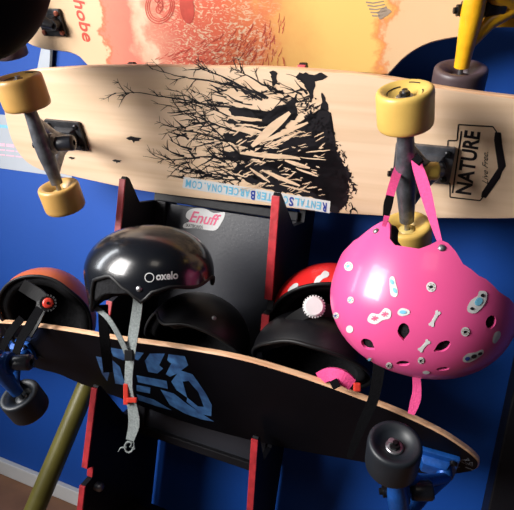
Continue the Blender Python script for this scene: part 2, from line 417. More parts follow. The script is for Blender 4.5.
# ------------------------------------------------------------------ papers on the wall
def wall_sheet(name, corners, label, y=YW-.0015):
    bm = bmesh.new(); pts = [U(px, py, y) for px, py in corners]
    A = [bm.verts.new(p) for p in pts]; B = [bm.verts.new(p+V((0, .001, 0))) for p in pts]; n = len(pts)
    bm.faces.new(A); bm.faces.new(B)
    for i in range(n): bm.faces.new((A[i], A[(i+1) % n], B[(i+1) % n], B[i]))
    return tag(link(name, bm_me(bm), M['paper']), label, 'poster')
s = wall_sheet('poster', [(-60, 108), (70, 122), (72, 178), (-60, 160)], 'white printed poster on the blue wall at the left, behind the tree longboard nose')
bm = bmesh.new(); PJ = plane_proj(V((0, YW-.0015, 0)), V((0, 1, 0)), .0006)
for k, (ya, yb) in enumerate(((143, 146), (149, 150.2), (154, 155.2))):
    for j in range(9):
        xa = -40+j*9.3; poly_flat(bm, PJ, [(xa, ya+xa*.11), (xa+8, ya+(xa+8)*.11), (xa+8, yb+(xa+8)*.11), (xa, yb+xa*.11)])
link('print', bm_me(bm), M['palepink'], s)
bm = bmesh.new(); poly_flat(bm, PJ, [(-60, 118), (60, 131), (60, 134), (-60, 121)]); link('print', bm_me(bm), M['sky'], s)
wall_sheet('paper_strip', [(44, 34), (50, 34), (50, 100), (31, 100)], 'narrow white paper strip on the wall above the tan left wheel', YW-.0015)
bm = bmesh.new(); p = U(52, 66, YW-.006); boxf(bm, p, EX, EY, EZ, .004, .005, .10, .001); tag(link('trim_strip', bm_me(bm), M['blackwood']), 'thin black vertical strip on the wall beside the white paper strip', 'strip')

# ------------------------------------------------------------------ boards
def deck_frame(c, th):
    t = math.radians(th)
    return V((0, -math.sin(t), math.cos(t))), V((0, -math.cos(t), -math.sin(t)))     # up the deck, outward normal of the underside
def deck(name, root, outline, c, th, mats, thick=.0105):
    up, no = deck_frame(c, th); pj = plane_proj(c, no, 0)
    P = [pj(*p) for p in cr(outline, True, 5)]
    bm = bmesh.new(); n = len(P)
    rim = .0022
    cen = sum(P, V((0, 0, 0)))/n
    def inset(k):
        out = []
        for i in range(n):
            tdir = (P[(i+1) % n]-P[i-1]).normalized(); nn = tdir.cross(no)
            if nn.dot(P[i]-cen) < 0: nn = -nn
            out.append(P[i]-nn*k)
        return out
    I = inset(rim)
    levels = [(I, 0, 0), (P, -rim, 1), (P, -thick+rim, 1), (I, -thick, 1)]
    rings = [[bm.verts.new(p+no*o_) for p in pts] for pts, o_, _ in levels]
    for k in range(3):
        for i in range(n):
            f = bm.faces.new((rings[k][i], rings[k][(i+1) % n], rings[k+1][(i+1) % n], rings[k+1][i])); f.material_index = 1
    f0 = bm.faces.new(rings[0]); f0.material_index = 0; f1 = bm.faces.new(rings[3]); f1.material_index = 2; bm.normal_update()
    bmesh.ops.triangulate(bm, faces=[f0, f1], ngon_method='EAR_CLIP')
    o = link(name, bm_me(bm), mats, root)
    return o, up, no
def wheel(root, c, ax, r, wd, mt_, print_=True, core='core', label=None, nut=True, open_face=True):
    """ax points to the outer face"""
    ax = ax.normalized(); h = wd/2; bm = bmesh.new()
    prof = [(r*.33, h*.55), (r*.40, h*.55), (r*.62, h*.80), (r*.80, h*.985), (r*.88, h), (r*.95, h*.95), (r*.985, h*.86), (r, h*.70), (r, -h*.70), (r*.985, -h*.86), (r*.95, -h*.95), (r*.88, -h), (r*.74, -h*.97), (r*.50, -h*.70), (r*.33, -h*.45), (r*.33, h*.55)]
    lathe(bm, c, ax, prof, 48)
    wob = link('wheel', bm_me(bm), mt_, root, label, True)
    bm = bmesh.new(); lathe(bm, c, ax, [(.004, h*.60), (r*.30, h*.60), (r*.34, h*.57), (r*.34, h*.40), (r*.34, -h*.5), (.004, -h*.5)], 32); link('wheel_core', bm_me(bm), M[core], wob, None, True)
    bm = bmesh.new(); lathe(bm, c, ax, [(.0042, h*.66), (.0095, h*.66), (.0108, h*.62), (.0108, h*.5)], 28); auto(link('bearing', bm_me(bm), M['steel'], wob))
    if nut:
        bm = bmesh.new(); lathe(bm, c, ax, [(0, h*.98), (.0032, h*.98), (.0032, h*.85), (.0066, h*.84), (.0070, h*.80), (.0070, h*.6)], 6); link('axle_nut', bm_me(bm), M['bolt'], wob)
    if print_:
        u, v = frame(ax); bm = bmesh.new()
        for a0, a1, rr in print_:
            n = max(2, int((a1-a0)/6)); rows = []
            for i in range(n+1):
                a = math.radians(a0+(a1-a0)*i/n); d = u*math.cos(a)+v*math.sin(a)
                pts = []
                for q in (rr-.018, rr+.018):
                    # height of the face profile at radius q
                    hh = h*(.80+(q-.62)/(.18)*.185) if q > .62 else h*(.55+(q-.40)/.22*.25)
                    pts.append(bm.verts.new(c+d*r*q+ax*(hh+.0006)))
                rows.append(pts)
            for x_, y_ in zip(rows, rows[1:]): bm.faces.new((x_[0], y_[0], y_[1], x_[1]))
        link('print', bm_me(bm), M['ink'], wob)
    return wob
def truck(root, B, no, up, W1, W2, mt_, bmat, bush, kdir, bolt='bolt', plate=(.030, .042), hr=.0115, king=None):
    """B base centre on deck, W1/W2 wheel centres (upper, lower), kdir +1/-1 along the deck towards the pivot"""
    t = thing_part = bpy.data.objects.new('truck', None); COL.objects.link(t); t.parent = root
    along = up.cross(no).normalized()
    if along.x < 0: along = -along
    bm = bmesh.new()
    boxf(bm, B+no*.004, along, up, no, plate[1], plate[0], .004, .0022)
    boxf(bm, B+no*.013+along*.004*kdir, along, up, no, plate[1]*.62, plate[0]*.62, .007, .003, .75)
    tube(bm, [B+no*.008+along*kdir*plate[1]*.45, B+no*.026+along*kdir*plate[1]*.62], [.013, .010], 16)
    bp = auto(link('baseplate', bm_me(bm), bmat, t))
    for sx in (-1, 1):
        for sy in (-1, 1):
            bm = bmesh.new(); lathe(bm, B+along*sx*plate[1]*.78+up*sy*plate[0]*.70+no*.008, no, [(.0052, 0), (.0052, .003), (.0035, .0045), (0, .0045)], 12)
            auto(link('bolt', bm_me(bm), M[bolt], t))
    A = (W1+W2)/2; ax = (W1-W2).normalized(); L = (W1-W2).length
    P = B+no*.024+along*kdir*plate[1]*.62        # pivot
    kd = (no*.34-along*kdir*.94).normalized(); A0 = A; A = A-no*.013; K0 = A-kd*.043
    bm = bmesh.new()
    bigA = A; A = A0
    s = [-.5, -.36, -.22, -.12, 0, .12, .22, .36, .5]; rr = [hr*.80, hr*.88, hr*1.0, hr*1.10, hr*1.15, hr*1.10, hr*1.0, hr*.88, hr*.80]
    tube(bm, [A+ax*(q*(L-.052)) for q in s], rr, 20)
    # web from the hanger arms to the pivot
    tube(bm, [A+ax*.048, A+ax*.016+(P-A)*.45, P], [hr*.7, hr*.75, hr*.62], 14)
    tube(bm, [A-ax*.048, A-ax*.016+(P-A)*.45, P], [hr*.7, hr*.75, hr*.62], 14)
    Kc = K0.lerp(A, .55)
    A = bigA
    lathe(bm, A-kd*.006, kd, [(.006, -.004), (.0165, -.004), (.018, 0), (.018, .006), (.015, .009), (.006, .009)], 32)
    auto(link('hanger', bm_me(bm), mt_, t), 50)
    bm = bmesh.new(); lathe(bm, K0, kd, [(.0045, 0), (.0115, .001), (.0130, .004), (.0125, (A-K0).length-.020), (.0115, (A-K0).length-.014), (.0045, (A-K0).length-.014)], 28); link('bushing', bm_me(bm), M[bush[0]], t, None, True)
    e = (A-K0).dot(kd)
    bm = bmesh.new(); lathe(bm, K0+kd*(e+.001), kd, [(.0045, 0), (.0145, .0), (.0155, .003), (.011, .012), (.0045, .012)], 28); link('bushing', bm_me(bm), M[bush[1]], t, None, True)
    bm = bmesh.new(); lathe(bm, K0+kd*(e+.013), kd, [(.0045, 0), (.0115, 0), (.012, .0016), (.0115, .0024), (.0078, .0024), (.0078, .0095), (.0045, .010), (.0042, .014), (0, .014)], 20); auto(link('kingpin_nut', bm_me(bm), M['bolt'], t))
    A = A0; bm = bmesh.new(); tube(bm, [A-ax*(L/2+.024), A+ax*(L/2+.024)], [.0038, .0038], 12); link('axle', bm_me(bm), M['steel'], t)
    return t
# --- middle board: tree print
TH = 33
cN = V((-.045, .70, .04+H)) + V((0, math.cos(math.radians(TH)), math.sin(math.radians(TH))))*.078
outN = [(3, 95), (10, 79), (28, 71), (60, 68), (100, 66), (150, 65.5), (200, 66.5), (250, 67), (290, 68.5), (350, 73), (400, 79.5), (440, 87), (480, 93), (514, 97), (570, 104), (620, 120), (640, 150), (628, 185), (590, 206), (540, 216), (514, 219), (450, 219), (400, 217.5), (330, 213), (280, 207.5), (183, 197), (135, 190), (105, 184), (60, 174), (40, 170), (24, 160), (12, 142), (5, 118)]
nat = thing('longboard', 'pale maple longboard with black tree print and NATURE badge across the middle', 'longboard', tuple(cN), 'longboards on the rack')
dN, upN, noN = deck('deck', nat, outN, cN, TH, [M['maple'], M['ply'], M['grip']])
PJ = plane_proj(cN, noN, .0004); PJ2 = plane_proj(cN, noN, .0008); PJ3 = plane_proj(cN, noN, .0012)
# tree print
bm = bmesh.new()
def wob(pts, a=.8, n=4):
    out = []
    for (x, y) in cr(pts, False, n): out.append((x+random.uniform(-a, a), y+random.uniform(-a, a)))
    out[-1] = pts[-1]; return out
def branch(p, ang, ln, w_, depth, curl=.25):
    pts = [p]; a = ang; n = max(3, int(ln/4))
    for i in range(n):
        a += random.uniform(-curl, curl); pts.append((pts[-1][0]+math.cos(a)*ln/n, pts[-1][1]+math.sin(a)*ln/n))
    stroke(bm, PJ, pts, w_, .25, 0, .25)
    if depth > 0:
        for k in range(random.randint(2, 4)):
            q = pts[random.randint(1, n-1)]
            branch(q, ang+random.choice((-1, 1))*random.uniform(.35, .95), ln*random.uniform(.25, .5), max(.4, w_*.5), depth-1)
mains = [([(262, 112), (235, 108), (200, 103), (165, 97), (140, 93), (114, 93)], 2.6), ([(262, 100), (240, 88), (215, 82), (190, 78), (170, 74), (152, 69)], 2.8),
         ([(266, 98), (245, 88), (225, 78), (210, 72), (198, 68)], 3), ([(280, 92), (262, 84), (245, 74), (236, 68)], 2.4), ([(250, 135), (225, 128), (205, 120), (185, 112), (170, 105)], 2.6),
         ([(255, 150), (230, 142), (205, 135), (185, 130), (168, 126)], 2.8), ([(250, 160), (225, 158), (200, 157), (170, 160), (143, 156)], 2.6), ([(250, 176), (225, 175), (205, 172), (180, 166), (165, 160)], 2),
         ([(255, 172), (235, 150), (215, 130), (195, 110), (180, 98)], 2.4), ([(260, 180), (240, 165), (222, 152), (205, 140)], 2.6), ([(240, 180), (215, 178), (200, 172), (180, 170)], 2), ([(270, 125), (240, 120), (215, 110), (195, 100), (176, 90)], 2.4)]
for pts, w_ in mains:
    stroke(bm, PJ, wob(pts, .5), w_, .3, 0, .25)
    for k in range(9):
        i = random.uniform(0, len(pts)-1.01); j = int(i); f_ = i-j
        q = (pts[j][0]*(1-f_)+pts[j+1][0]*f_, pts[j][1]*(1-f_)+pts[j+1][1]*f_)
        a = math.atan2(pts[j+1][1]-pts[j][1], pts[j+1][0]-pts[j][0])
        branch(q, a+random.choice((-1, 1))*random.uniform(.25, .8), random.uniform(8, 22), 1.1, 1)
# dense lattice between the branches and the trunk
for k in range(230):
    x = random.uniform(182, 312); lo = 74+(300-x)*.12; y = random.uniform(lo+6, 186)
    branch((x, y), math.pi+random.uniform(-.5, .75), random.uniform(8, 26), random.uniform(.9, 2.6), 1 if random.random() < .3 else 0)
def jag(pts, a):
    out = []
    for i in range(len(pts)):
        p, q = pts[i], pts[(i+1) % len(pts)]; L_ = math.hypot(q[0]-p[0], q[1]-p[1]); n = max(1, int(L_/2.5))
        for s in range(n):
            t_ = s/n; out.append((p[0]+(q[0]-p[0])*t_+random.uniform(-a, a), p[1]+(q[1]-p[1])*t_+random.uniform(-a, a)))
    return out
masses = [[(298, 92), (290, 100), (280, 108), (262, 114), (240, 122), (232, 118), (222, 121), (246, 127), (258, 132), (250, 146), (238, 152), (250, 150), (262, 146), (284, 128), (298, 116), (296, 104)],
          [(322, 108), (312, 118), (296, 126), (284, 134), (270, 146), (250, 156), (286, 160), (300, 152), (322, 146), (333, 152), (340, 162), (352, 174), (347, 180), (350, 188), (346, 190), (349, 200), (338, 214), (328, 211), (331, 200), (318, 194), (300, 190), (292, 182), (300, 170), (322, 164), (336, 152), (334, 138), (329, 122), (331, 112)],
          [(302, 150), (328, 142), (342, 160), (350, 185), (340, 200), (332, 208), (316, 198), (322, 175), (306, 165), (286, 158)],
          [(300, 73), (306, 72), (312, 75), (320, 72), (328, 76), (322, 80), (316, 82), (314, 88), (313, 98), (310, 103), (308, 92), (303, 82), (296, 77)],
          [(322, 92), (326, 100), (328, 110), (318, 112), (322, 102)],
          [(228, 108), (244, 108), (266, 112), (284, 104), (292, 108), (270, 118), (248, 122), (232, 115)], [(222, 134), (244, 133), (262, 138), (266, 146), (246, 148), (228, 142)],
          [(222, 150), (240, 153), (262, 152), (270, 158), (244, 160), (226, 156)],
          [(238, 164), (262, 160), (284, 162), (300, 176), (320, 190), (322, 200), (300, 195), (280, 192), (262, 187), (244, 180), (232, 172)],
          [(270, 71), (277, 71), (276, 76), (278, 82), (274, 86), (272, 80)]]
for q in masses: poly_flat(bm, PJ, jag(q, 1.1))
for k in range(420):   # ragged roots and bark at the right-hand end
    t_ = random.random(); x = 312+40*t_+random.uniform(-12, 5); y = 104+78*t_+random.uniform(-6, 34)
    if y > 213: continue
    a = random.uniform(0, 6.28); l = random.uniform(2, 7)
    stroke(bm, PJ, [(x, y), (x+math.cos(a)*l/2+random.uniform(-1, 1), y+math.sin(a)*l/2), (x+math.cos(a)*l, y+math.sin(a)*l)], random.uniform(1, 3), .3, 0, .3)
for cx, cy, s in ((134, 139, 1.0), (117, 161, .6), (72, 158, .45)):   # birds
    poly_flat(bm, PJ, [(cx-8*s, cy-1*s), (cx-3*s, cy-3*s), (cx+1*s, cy-2*s), (cx+8*s, cy-1*s), (cx+5*s, cy+1*s), (cx+6*s, cy+2*s), (cx+1*s, cy+2*s), (cx, cy+4*s), (cx-2*s, cy+1*s), (cx-5*s, cy+1*s)])
link('tree_print', bm_me(bm), M['ink'], dN, 'black ink print of bare trees')
bm = bmesh.new()
def sliver(a, b, wd):
    n = 7; pts = [(a[0]+(b[0]-a[0])*i/n, a[1]+(b[1]-a[1])*i/n+random.uniform(-.4, .4)) for i in range(n+1)]
    dx, dy = b[0]-a[0], b[1]-a[1]; l = math.hypot(dx, dy); L, R = [], []
    for i, p in enumerate(pts):
        k = math.sin(math.pi*(.12+.76*i/n))*wd/2; L.append((p[0]-dy/l*k, p[1]+dx/l*k)); R.append((p[0]+dy/l*k, p[1]-dx/l*k))
    poly_flat(bm, PJ2, L+R[::-1])
for a, b, w_ in (((290, 112), (252, 146), 9), ((308, 122), (262, 142), 5), ((300, 132), (268, 146), 3), ((262, 120), (228, 117), 4), ((262, 132), (232, 128), 5), ((258, 126), (236, 124), 2), ((300, 158), (240, 153), 5),
                 ((310, 168), (285, 160), 4), ((300, 186), (262, 170), 4), ((318, 176), (296, 168), 2), ((270, 182), (250, 168), 3), ((330, 150), (306, 152), 1.5), ((326, 160), (300, 157), 1.2), ((310, 192), (280, 184), 1.6), ((236, 146), (228, 142), 2)):
    sliver(a, b, w_)
for k in range(120):
    x = random.uniform(242, 326); y = random.uniform(126, 196); a = random.uniform(-.5, .5)+math.pi*.93; l = random.uniform(3, 13)
    sliver((x, y), (x+math.cos(a)*l, y+math.sin(a)*l), random.uniform(.5, 1.6))
link('bare_wood_slivers', bm_me(bm), M['maple'], dN, 'bare wood slivers between the printed branches')
# NATURE badge
bm = bmesh.new()
badge = [(459, 124.5), (494, 126.5), (499, 134), (505, 166), (498, 180), (484, 200), (448, 197), (448, 184), (444, 184), (444, 148), (448, 141), (458, 141)]
badge = [(458.5, 124.5), (493, 126.5), (498, 134), (504.5, 166), (497, 180), (480, 200.5), (450, 197), (450, 183), (446, 183), (448, 140.5), (457, 140.5)]
for i in range(len(badge)):
    stroke(bm, PJ, [badge[i], badge[(i+1) % len(badge)]], 1.3, 1.3)
poly_flat(bm, PJ, [(495, 132), (500, 133), (506, 166), (502, 172), (500, 178), (486, 198), (481, 197), (482, 192), (498, 168), (494, 140)])
poly_flat(bm, PJ, [(498, 132), (501, 132.5), (502, 143), (499, 143)])
stroke(bm, PJ, [(461.5, 131), (452.5, 193)], 1.6, 1.6)
link('badge', bm_me(bm), M['ink'], dN, 'black angular badge outline')
bm = bmesh.new(); text_mesh(bm, PJ, 'NATURE', (470.5, 195), (9.5, -63), (-15, -2.2), 0, .03, 0)
link('lettering', bm_me(bm), M['ink'], dN, 'black NATURE lettering')
bm = bmesh.new(); text_mesh(bm, PJ, 'Live Free.', (488, 184), (0, -32), (-6, -1), 0, .0, .4); link('lettering', bm_me(bm), M['ink'], dN, 'small handwritten black lettering')
# rental sticker
bm = bmesh.new(); a, b = (184, 176.5), (330.5, 201); dd = (-1.1, 12)
poly_flat(bm, PJ2, [a, (b[0], b[1]), (b[0]-.8, b[1]+12), (a[0]-1.5, a[1]+11)])
stN = link('sticker', bm_me(bm), M['white'], nat, 'white rental web address sticker, upside down')
T_ = 'RENTALSCOOTERBARCELONA.COM'
import itertools
def sticker_letter():
    bm = bmesh.new(); cu = [(.62 if c == '.' else (1.22 if c == 'M' else 1.0)) for c in T_]; tot = sum(cu); x = 0
    for i, c in enumerate(T_):
        s0 = x/tot; s1 = (x+cu[i]*.80)/tot; x += cu[i]
        big = i in (0, 6, 13)
        hgt = 8.6 if big else 7.2
        ox, oy = 327-142*s0, 203-24*s0*1.0
        ux = (-142*(s1-s0), -24*(s1-s0))
        if c == '.': ux = (ux[0]*.5, ux[1]*.5)
        text_mesh(bm, PJ3, c, (ox, oy), ux, (-.8, hgt), 1 if big else 0, .03)
    link('lettering', bm_me(bm), [M['sky'], M['navy']], stN, 'light blue and navy lettering, upside down')
sticker_letter()
# trucks and wheels of the middle board
def onplane(px, py, c, no): return plane_proj(c, no, 0)(px, py)
W1, W2 = DPT(405, 108, .605), DPT(407, 235, .725)
truck(nat, onplane(423, 162, cN, noN), noN, upN, W1, W2, M['alu'], M['alu'], ('ybush', 'bbush'), 1, hr=.0130)
wheel(nat, W1, W1-W2, .0355, .050, M['cream'], [(0, 34, .72), (60, 150, .60), (170, 205, .72), (230, 330, .60)], label='pale yellow wheel')
wheel(nat, W2, W2-W1, .0355, .044, M['cream'], [])
W1, W2 = DPT(23, 92, .735), DPT(62, 197, .835)
truck(nat, onplane(68, 134, cN, noN), noN, upN, W1, W2, M['alu'], M['darkalu'], ('bbush', 'bbush'), 1, hr=.012)
wheel(nat, W1, W1-W2, .0355, .048, M['cream2'], [(20, 60, .72), (80, 170, .60), (190, 230, .72), (260, 340, .60)], label='tan yellowed wheel')
wheel(nat, W2, W2-W1, .0345, .046, M['cream2'], [], label='tan yellowed wheel')

# --- top board
cT = V((0, .802, .315+H))
outT = [(380, 76), (390, 73), (396, 67), (405, 58), (418, 49), (432, 43), (450, 39), (470, 36), (488, 32), (502, 23), (511, 8), (514, -12), (508, -34), (486, -50), (450, -56), (420, -60), (395, -72), (370, -84), (300, -96), (200, -98), (120, -92), (90, -84), (72, -68), (50, -56), (20, -40), (8, -10), (12, 24), (26, 42), (42, 49), (57, 51), (70, 53), (79, 57), (86, 64), (97, 72), (130, 78), (200, 82), (300, 82)]
top = thing('longboard', 'topmost longboard with red and orange watercolour print and yellow truck', 'longboard', tuple(cT), 'longboards on the rack')
dT, upT, noT = deck('deck', top, outT, cT, TH, [M['print'], M['ply'], M['grip']])
PT = plane_proj(cT, noT, .0005)
bm = bmesh.new(); text_mesh(bm, PT, 'Chobe', (70, -14), (14, 57), (10, -2.6), 0, .02, .35); link('lettering', bm_me(bm), M['coral'], dT, 'coral script lettering')
bm = bmesh.new(); poly_flat(bm, PT, circ(187, 7, 7.2, 17, rot=-.12)); 
link('red_oval_print', bm_me(bm), M['coral'], dT, 'plain coral red oval'); bm = bmesh.new()
for rx in (10.5, 12.3, 14.2):
    q = circ(160, 6, rx, rx*1.25, 28, .2); 
    for i in range(28): stroke(bm, PT, [q[i], q[(i+1) % 28]], 1.0 if rx > 10 else .7, .8)
for k in range(6): 
    q = circ(160+random.uniform(-4, 4), 5+random.uniform(-7, 7), 2.6, 4, 12)
    for i in range(12): stroke(bm, PT, [q[i], q[(i+1) % 12]], .8, .8)
link('ring_print', bm_me(bm), M['coral'], dT, 'coral ringed oval print'); bm = bmesh.new()
for i in range(330):
    x = random.uniform(118, 285); y = random.uniform(20, 74)
    if y < 58-(x-150)*.28: continue
    a = math.pi*.25+(x-215)*.010+random.uniform(-.35, .35); l = random.uniform(4, 11)
    stroke(bm, PT, [(x, y), (x+math.cos(a)*l*.5+.6, y-math.sin(a)*l*.5), (x+math.cos(a)*l, y-math.sin(a)*l)], .8, .3)
link('watercolour_print', bm_me(bm), M['coral'], dT, 'coral red hatched print strokes')
bm = bmesh.new()
for k in range(5): stroke(bm, PT, [(366+k*1.5, 2+k*3.4), (373+k*1.4, 3+k*3.2), (384+k*.9, 1+k*3.2)], 1.6, 1.0)
poly_flat(bm, PT, jag([(376, 12), (386, 6), (392, 12), (380, 20)], .7))
link('logo', bm_me(bm), M['greyprint'], dT, 'small faded grey logo')
W2 = DPT(458, 84, .735); W1 = W2+upT*.20+V((0.004, -.01, 0))
truck(top, onplane(497, 4, cT, noT), noT, upT, W1, W2, M['yellow'], M['yellow'], ('bbush', 'bbush'), 1, hr=.0135)
wheel(top, W1, W1-W2, .036, .052, M['brownwheel'], [], 'brownwheel'); wheel(top, W2, W2-W1, .039, .052, M['brownwheel'], [], 'brownwheel')
B_ = onplane(53, 22, cT, noT); W1 = B_+noT*.075+upT*.09-EX*.02; W2 = W1-upT*.0
A_ = B_+noT*.066-EX*.075+upT*.045
truck(top, B_, noT, upT, A_+upT*.10, A_-upT*.072, M['darkalu'], M['darkalu'], ('bbush', 'bbush'), 1, bolt='copper', plate=(.026, .030))
wheel(top, A_+upT*.10, upT, .036, .05, M['brownwheel'], [], 'brownwheel')
wheel(top, A_-upT*.072, -upT, .034, .05, M['brownwheel'], [], 'brownwheel')

# --- bottom board
TB = 35
cB = V((.003, .731, -.35+H))
outB = [(-70, 352), (-60, 336), (-30, 327), (0, 322.5), (60, 329.5), (120, 339.5), (180, 348), (240, 359), (300, 376.5), (350, 394.5), (400, 414), (440, 433), (465, 449), (476, 458), (479.5, 464), (476, 470), (466, 473), (445, 475), (415, 473), (380, 466), (356, 461.5), (320, 455), (281, 447.5), (240, 438), (190, 424), (140, 406), (100, 391), (78, 383), (60, 375), (45, 371), (26, 366), (-5, 361), (-40, 360)]
bot = thing('longboard', 'glossy black longboard with blue geometric print and blue trucks, lowest on the rack', 'longboard', tuple(cB), 'longboards on the rack')
dB, upB, noB = deck('deck', bot, outB, cB, TB, [M['gloss'], M['ply'], M['grip']])
PB = plane_proj(cB, noB, .0005)
bm = bmesh.new(); Z3 = lambda pts: [(70+x/3, 310+y/3) for x, y in pts]
for q in ([(120, 112), (222, 128), (205, 150), (178, 142), (160, 150), (130, 138)], [(78, 138), (98, 142), (118, 190), (112, 212), (96, 190)], [(128, 150), (150, 170), (160, 205), (172, 226), (136, 220), (130, 180)],
          [(240, 130), (285, 130), (268, 165), (280, 175), (262, 190), (235, 185), (225, 152)], [(296, 132), (345, 138), (355, 165), (322, 190), (300, 200), (288, 192), (304, 160), (292, 150)],
          [(200, 195), (290, 212), (294, 236), (204, 216)], [(200, 224), (242, 232), (240, 250), (200, 242)], [(200, 252), (252, 268), (306, 300), (260, 288), (206, 270)],
          [(272, 238), (312, 250), (350, 280), (432, 334), (395, 328), (345, 310), (300, 285)],
          [(330, 180), (368, 192), (408, 250), (385, 245), (356, 212), (338, 214), (352, 262), (320, 240), (304, 214)], [(408, 250), (426, 285), (424, 318), (396, 312), (350, 275), (352, 262), (384, 288), (402, 290), (385, 245)]):
    poly_flat(bm, PB, Z3(q))
link('blue_print', bm_me(bm), M['bluegfx'], dB, 'blue angular letter print')
bm = bmesh.new(); 
for k in range(16):
    x = random.uniform(446, 470); y = random.uniform(457, 470); stroke(bm, PB, [(x, y), (x+random.uniform(-4, 4), y+random.uniform(-2, 3)), (x+random.uniform(-8, 8), y+random.uniform(-3, 4))], .9, .4)
link('torn_film', bm_me(bm), M['film'], dB, 'scuffed torn clear film at the nose')
W1 = DPT(393, 454, .590); W2 = DPT(403, 542, .665)
truck(bot, onplane(432, 458, cB, noB), noB, upB, W1, W2, M['blue'], M['blue'], ('bbush', 'bbush'), 1, hr=.012, plate=(.028, .036))
wheel(bot, W1, upB-noB*.12, .0325, .050, M['darkwheel'], [], 'darkwheel'); wheel(bot, W2, W2-W1, .034, .052, M['darkwheel'], [], 'darkwheel')
W2 = DPT(25, 402, .80); W1 = DPT(-30, 333, .70)
truck(bot, onplane(22, 346, cB, noB), noB, upB, W1, W2, M['blue'], M['blue'], ('bbush', 'rbush'), 1, hr=.0115, plate=(.026, .034))
wheel(bot, W2, W2-W1, .032, .046, M['darkwheel'], [], 'darkwheel'); wheel(bot, W1, W1-W2, .035, .048, M['darkwheel'], [], 'darkwheel')

# ------------------------------------------------------------------ helmets
def sstep(a, b, x):
    t = max(0, min(1, (x-a)/(b-a))); return t*t*(3-2*t)
def helmet(name, label, c, fw, upv, shellm, la=.122, wb=.100, hc=.088, rimf=None, linerm='foam', linrim=None, trim=True, group='helmets among the boards', vents=None, taper=.06, th=.0035):
    """c centre of the widest ring, fw front, upv crown direction"""
    u = upv.normalized(); f = (fw-u*fw.dot(u)).normalized(); s = u.cross(f)
    root = thing(name, label, 'helmet', tuple(c), group)
    rimf = rimf or (lambda a: -.030)
    NA, ND, NS = 72, 16, 8
    def surf(a, v, inset):
        # a azimuth (0 front), v 0 crown .. 1 rim
        A = la-inset; B = wb-inset; C = hc-inset
        ca, sa = math.cos(a), math.sin(a)
        rz = rimf(a); tm = math.acos(min(.9, rz/C)) if rz > 0 else math.pi/2
        if v <= .62 or rz > 0:
            t = v/.62*(tm-.02) if v <= .62 else tm-.02+.02*(v-.62)/.38
            if rz <= 0: t = v/.62*tm
            st = math.sin(t)**.93; z = C*math.cos(t)
        else:
            k = (v-.62)/.38; z = rz*k; st = 1-taper*(abs(z)/.06)**2
        ex = abs(ca)**.96*(1 if ca >= 0 else -1); ey = abs(sa)**.96*(1 if sa >= 0 else -1)
        return c+f*(A*ex*st)+s*(B*ey*st)+u*z
    def shell(bm, i0, i1):
        rings = []
        vs = [k/(ND+NS) for k in range(1, ND+NS+1)]
        def grid(ins):
            top_ = bm.verts.new(surf(0, 0, ins)); R = [[bm.verts.new(surf(2*math.pi*j/NA, v, ins)) for j in range(NA)] for v in vs]
            for j in range(NA): bm.faces.new((top_, R[0][j], R[0][(j+1) % NA]))
            for a_, b_ in zip(R, R[1:]):
                for j in range(NA): bm.faces.new((a_[j], b_[j], b_[(j+1) % NA], a_[(j+1) % NA]))
            return R[-1]
        e0 = grid(i0); e1 = grid(i1)
        for j in range(NA): bm.faces.new((e0[j], e0[(j+1) % NA], e1[(j+1) % NA], e1[j]))
    bm = bmesh.new(); shell(bm, 0, th); so = link('shell', bm_me(bm), shellm, root)
    bv = BVHTree.FromPolygons([v.co.copy() for v in so.data.vertices], [list(p.vertices) for p in so.data.polygons])
    if vents:
        bc = bmesh.new(); 
        pj = bvh_proj(bv, 0)
        for poly in vents:
            cx = sum(p[0] for p in poly)/len(poly); cy = sum(p[1] for p in poly)/len(poly)
            h = bv.ray_cast(CP, ray(cx, cy).normalized())
            if h[0] is None: continue
            nn = h[1] if h[1].dot(ray(cx, cy)) < 0 else -h[1]
            pl = plane_proj(h[0], nn, 0)
            P = [pl(*p) for p in poly]
            A = [bc.verts.new(p+nn*.012) for p in P]; B = [bc.verts.new(h[0]+(p-h[0])*.9-nn*.0140) for p in P]; n = len(P)
            bc.faces.new(A); bc.faces.new(B)
            for i in range(n): bc.faces.new((A[i], A[(i+1) % n], B[(i+1) % n], B[i]))
        co = bpy.data.objects.new('c', bm_me(bc)); COL.objects.link(co); co.location = (0, 0, 0)
        md = so.modifiers.new('b', 'BOOLEAN'); md.object = co; md.operation = 'DIFFERENCE'; md.solver = 'EXACT'
        so.parent = None; so.location = (0, 0, 0)
        bpy.context.view_layer.update()
        me = bpy.data.meshes.new_from_object(so.evaluated_get(bpy.context.evaluated_depsgraph_get()))
        so.modifiers.clear(); so.data = me; bpy.data.objects.remove(co); so.parent = root; so.location = -root.location
        if not me.materials: me.materials.append(shellm)
    auto(so, 40)
    # foam liner, a little short of the rim
    bm = bmesh.new()
    rf0 = rimf
    def shell2():
        nonlocal rimf
        rimf = linrim or (lambda a: rf0(a)+.003)
        shell(bm, th+.0006, .024)
    shell2(); rimf = rf0
    link('liner', bm_me(bm), M[linerm], root, None, True)
    if trim:
        bm = bmesh.new(); pts = [surf(2*math.pi*j/NA, 1, th/2) for j in range(NA)]
        rings = []
        for j in range(NA):
            d = (pts[(j+1) % NA]-pts[j-1]).normalized(); o_ = (pts[j]-c-u*(pts[j]-c).dot(u)).normalized(); q = d.cross(o_).normalized(); o_ = q.cross(d)
            rings.append([bm.verts.new(pts[j]+(o_*math.cos(2*math.pi*k/8)+q*math.sin(2*math.pi*k/8))*.0032) for k in range(8)])
        for j in range(NA):
            a_, b_ = rings[j], rings[(j+1) % NA]
            for k in range(8): bm.faces.new((a_[k], a_[(k+1) % 8], b_[(k+1) % 8], b_[k]))
        link('rim_trim', bm_me(bm), M['rubber'] if trim is True else trim, root, None, True)
    return root, so, bv, surf, (f, s, u)
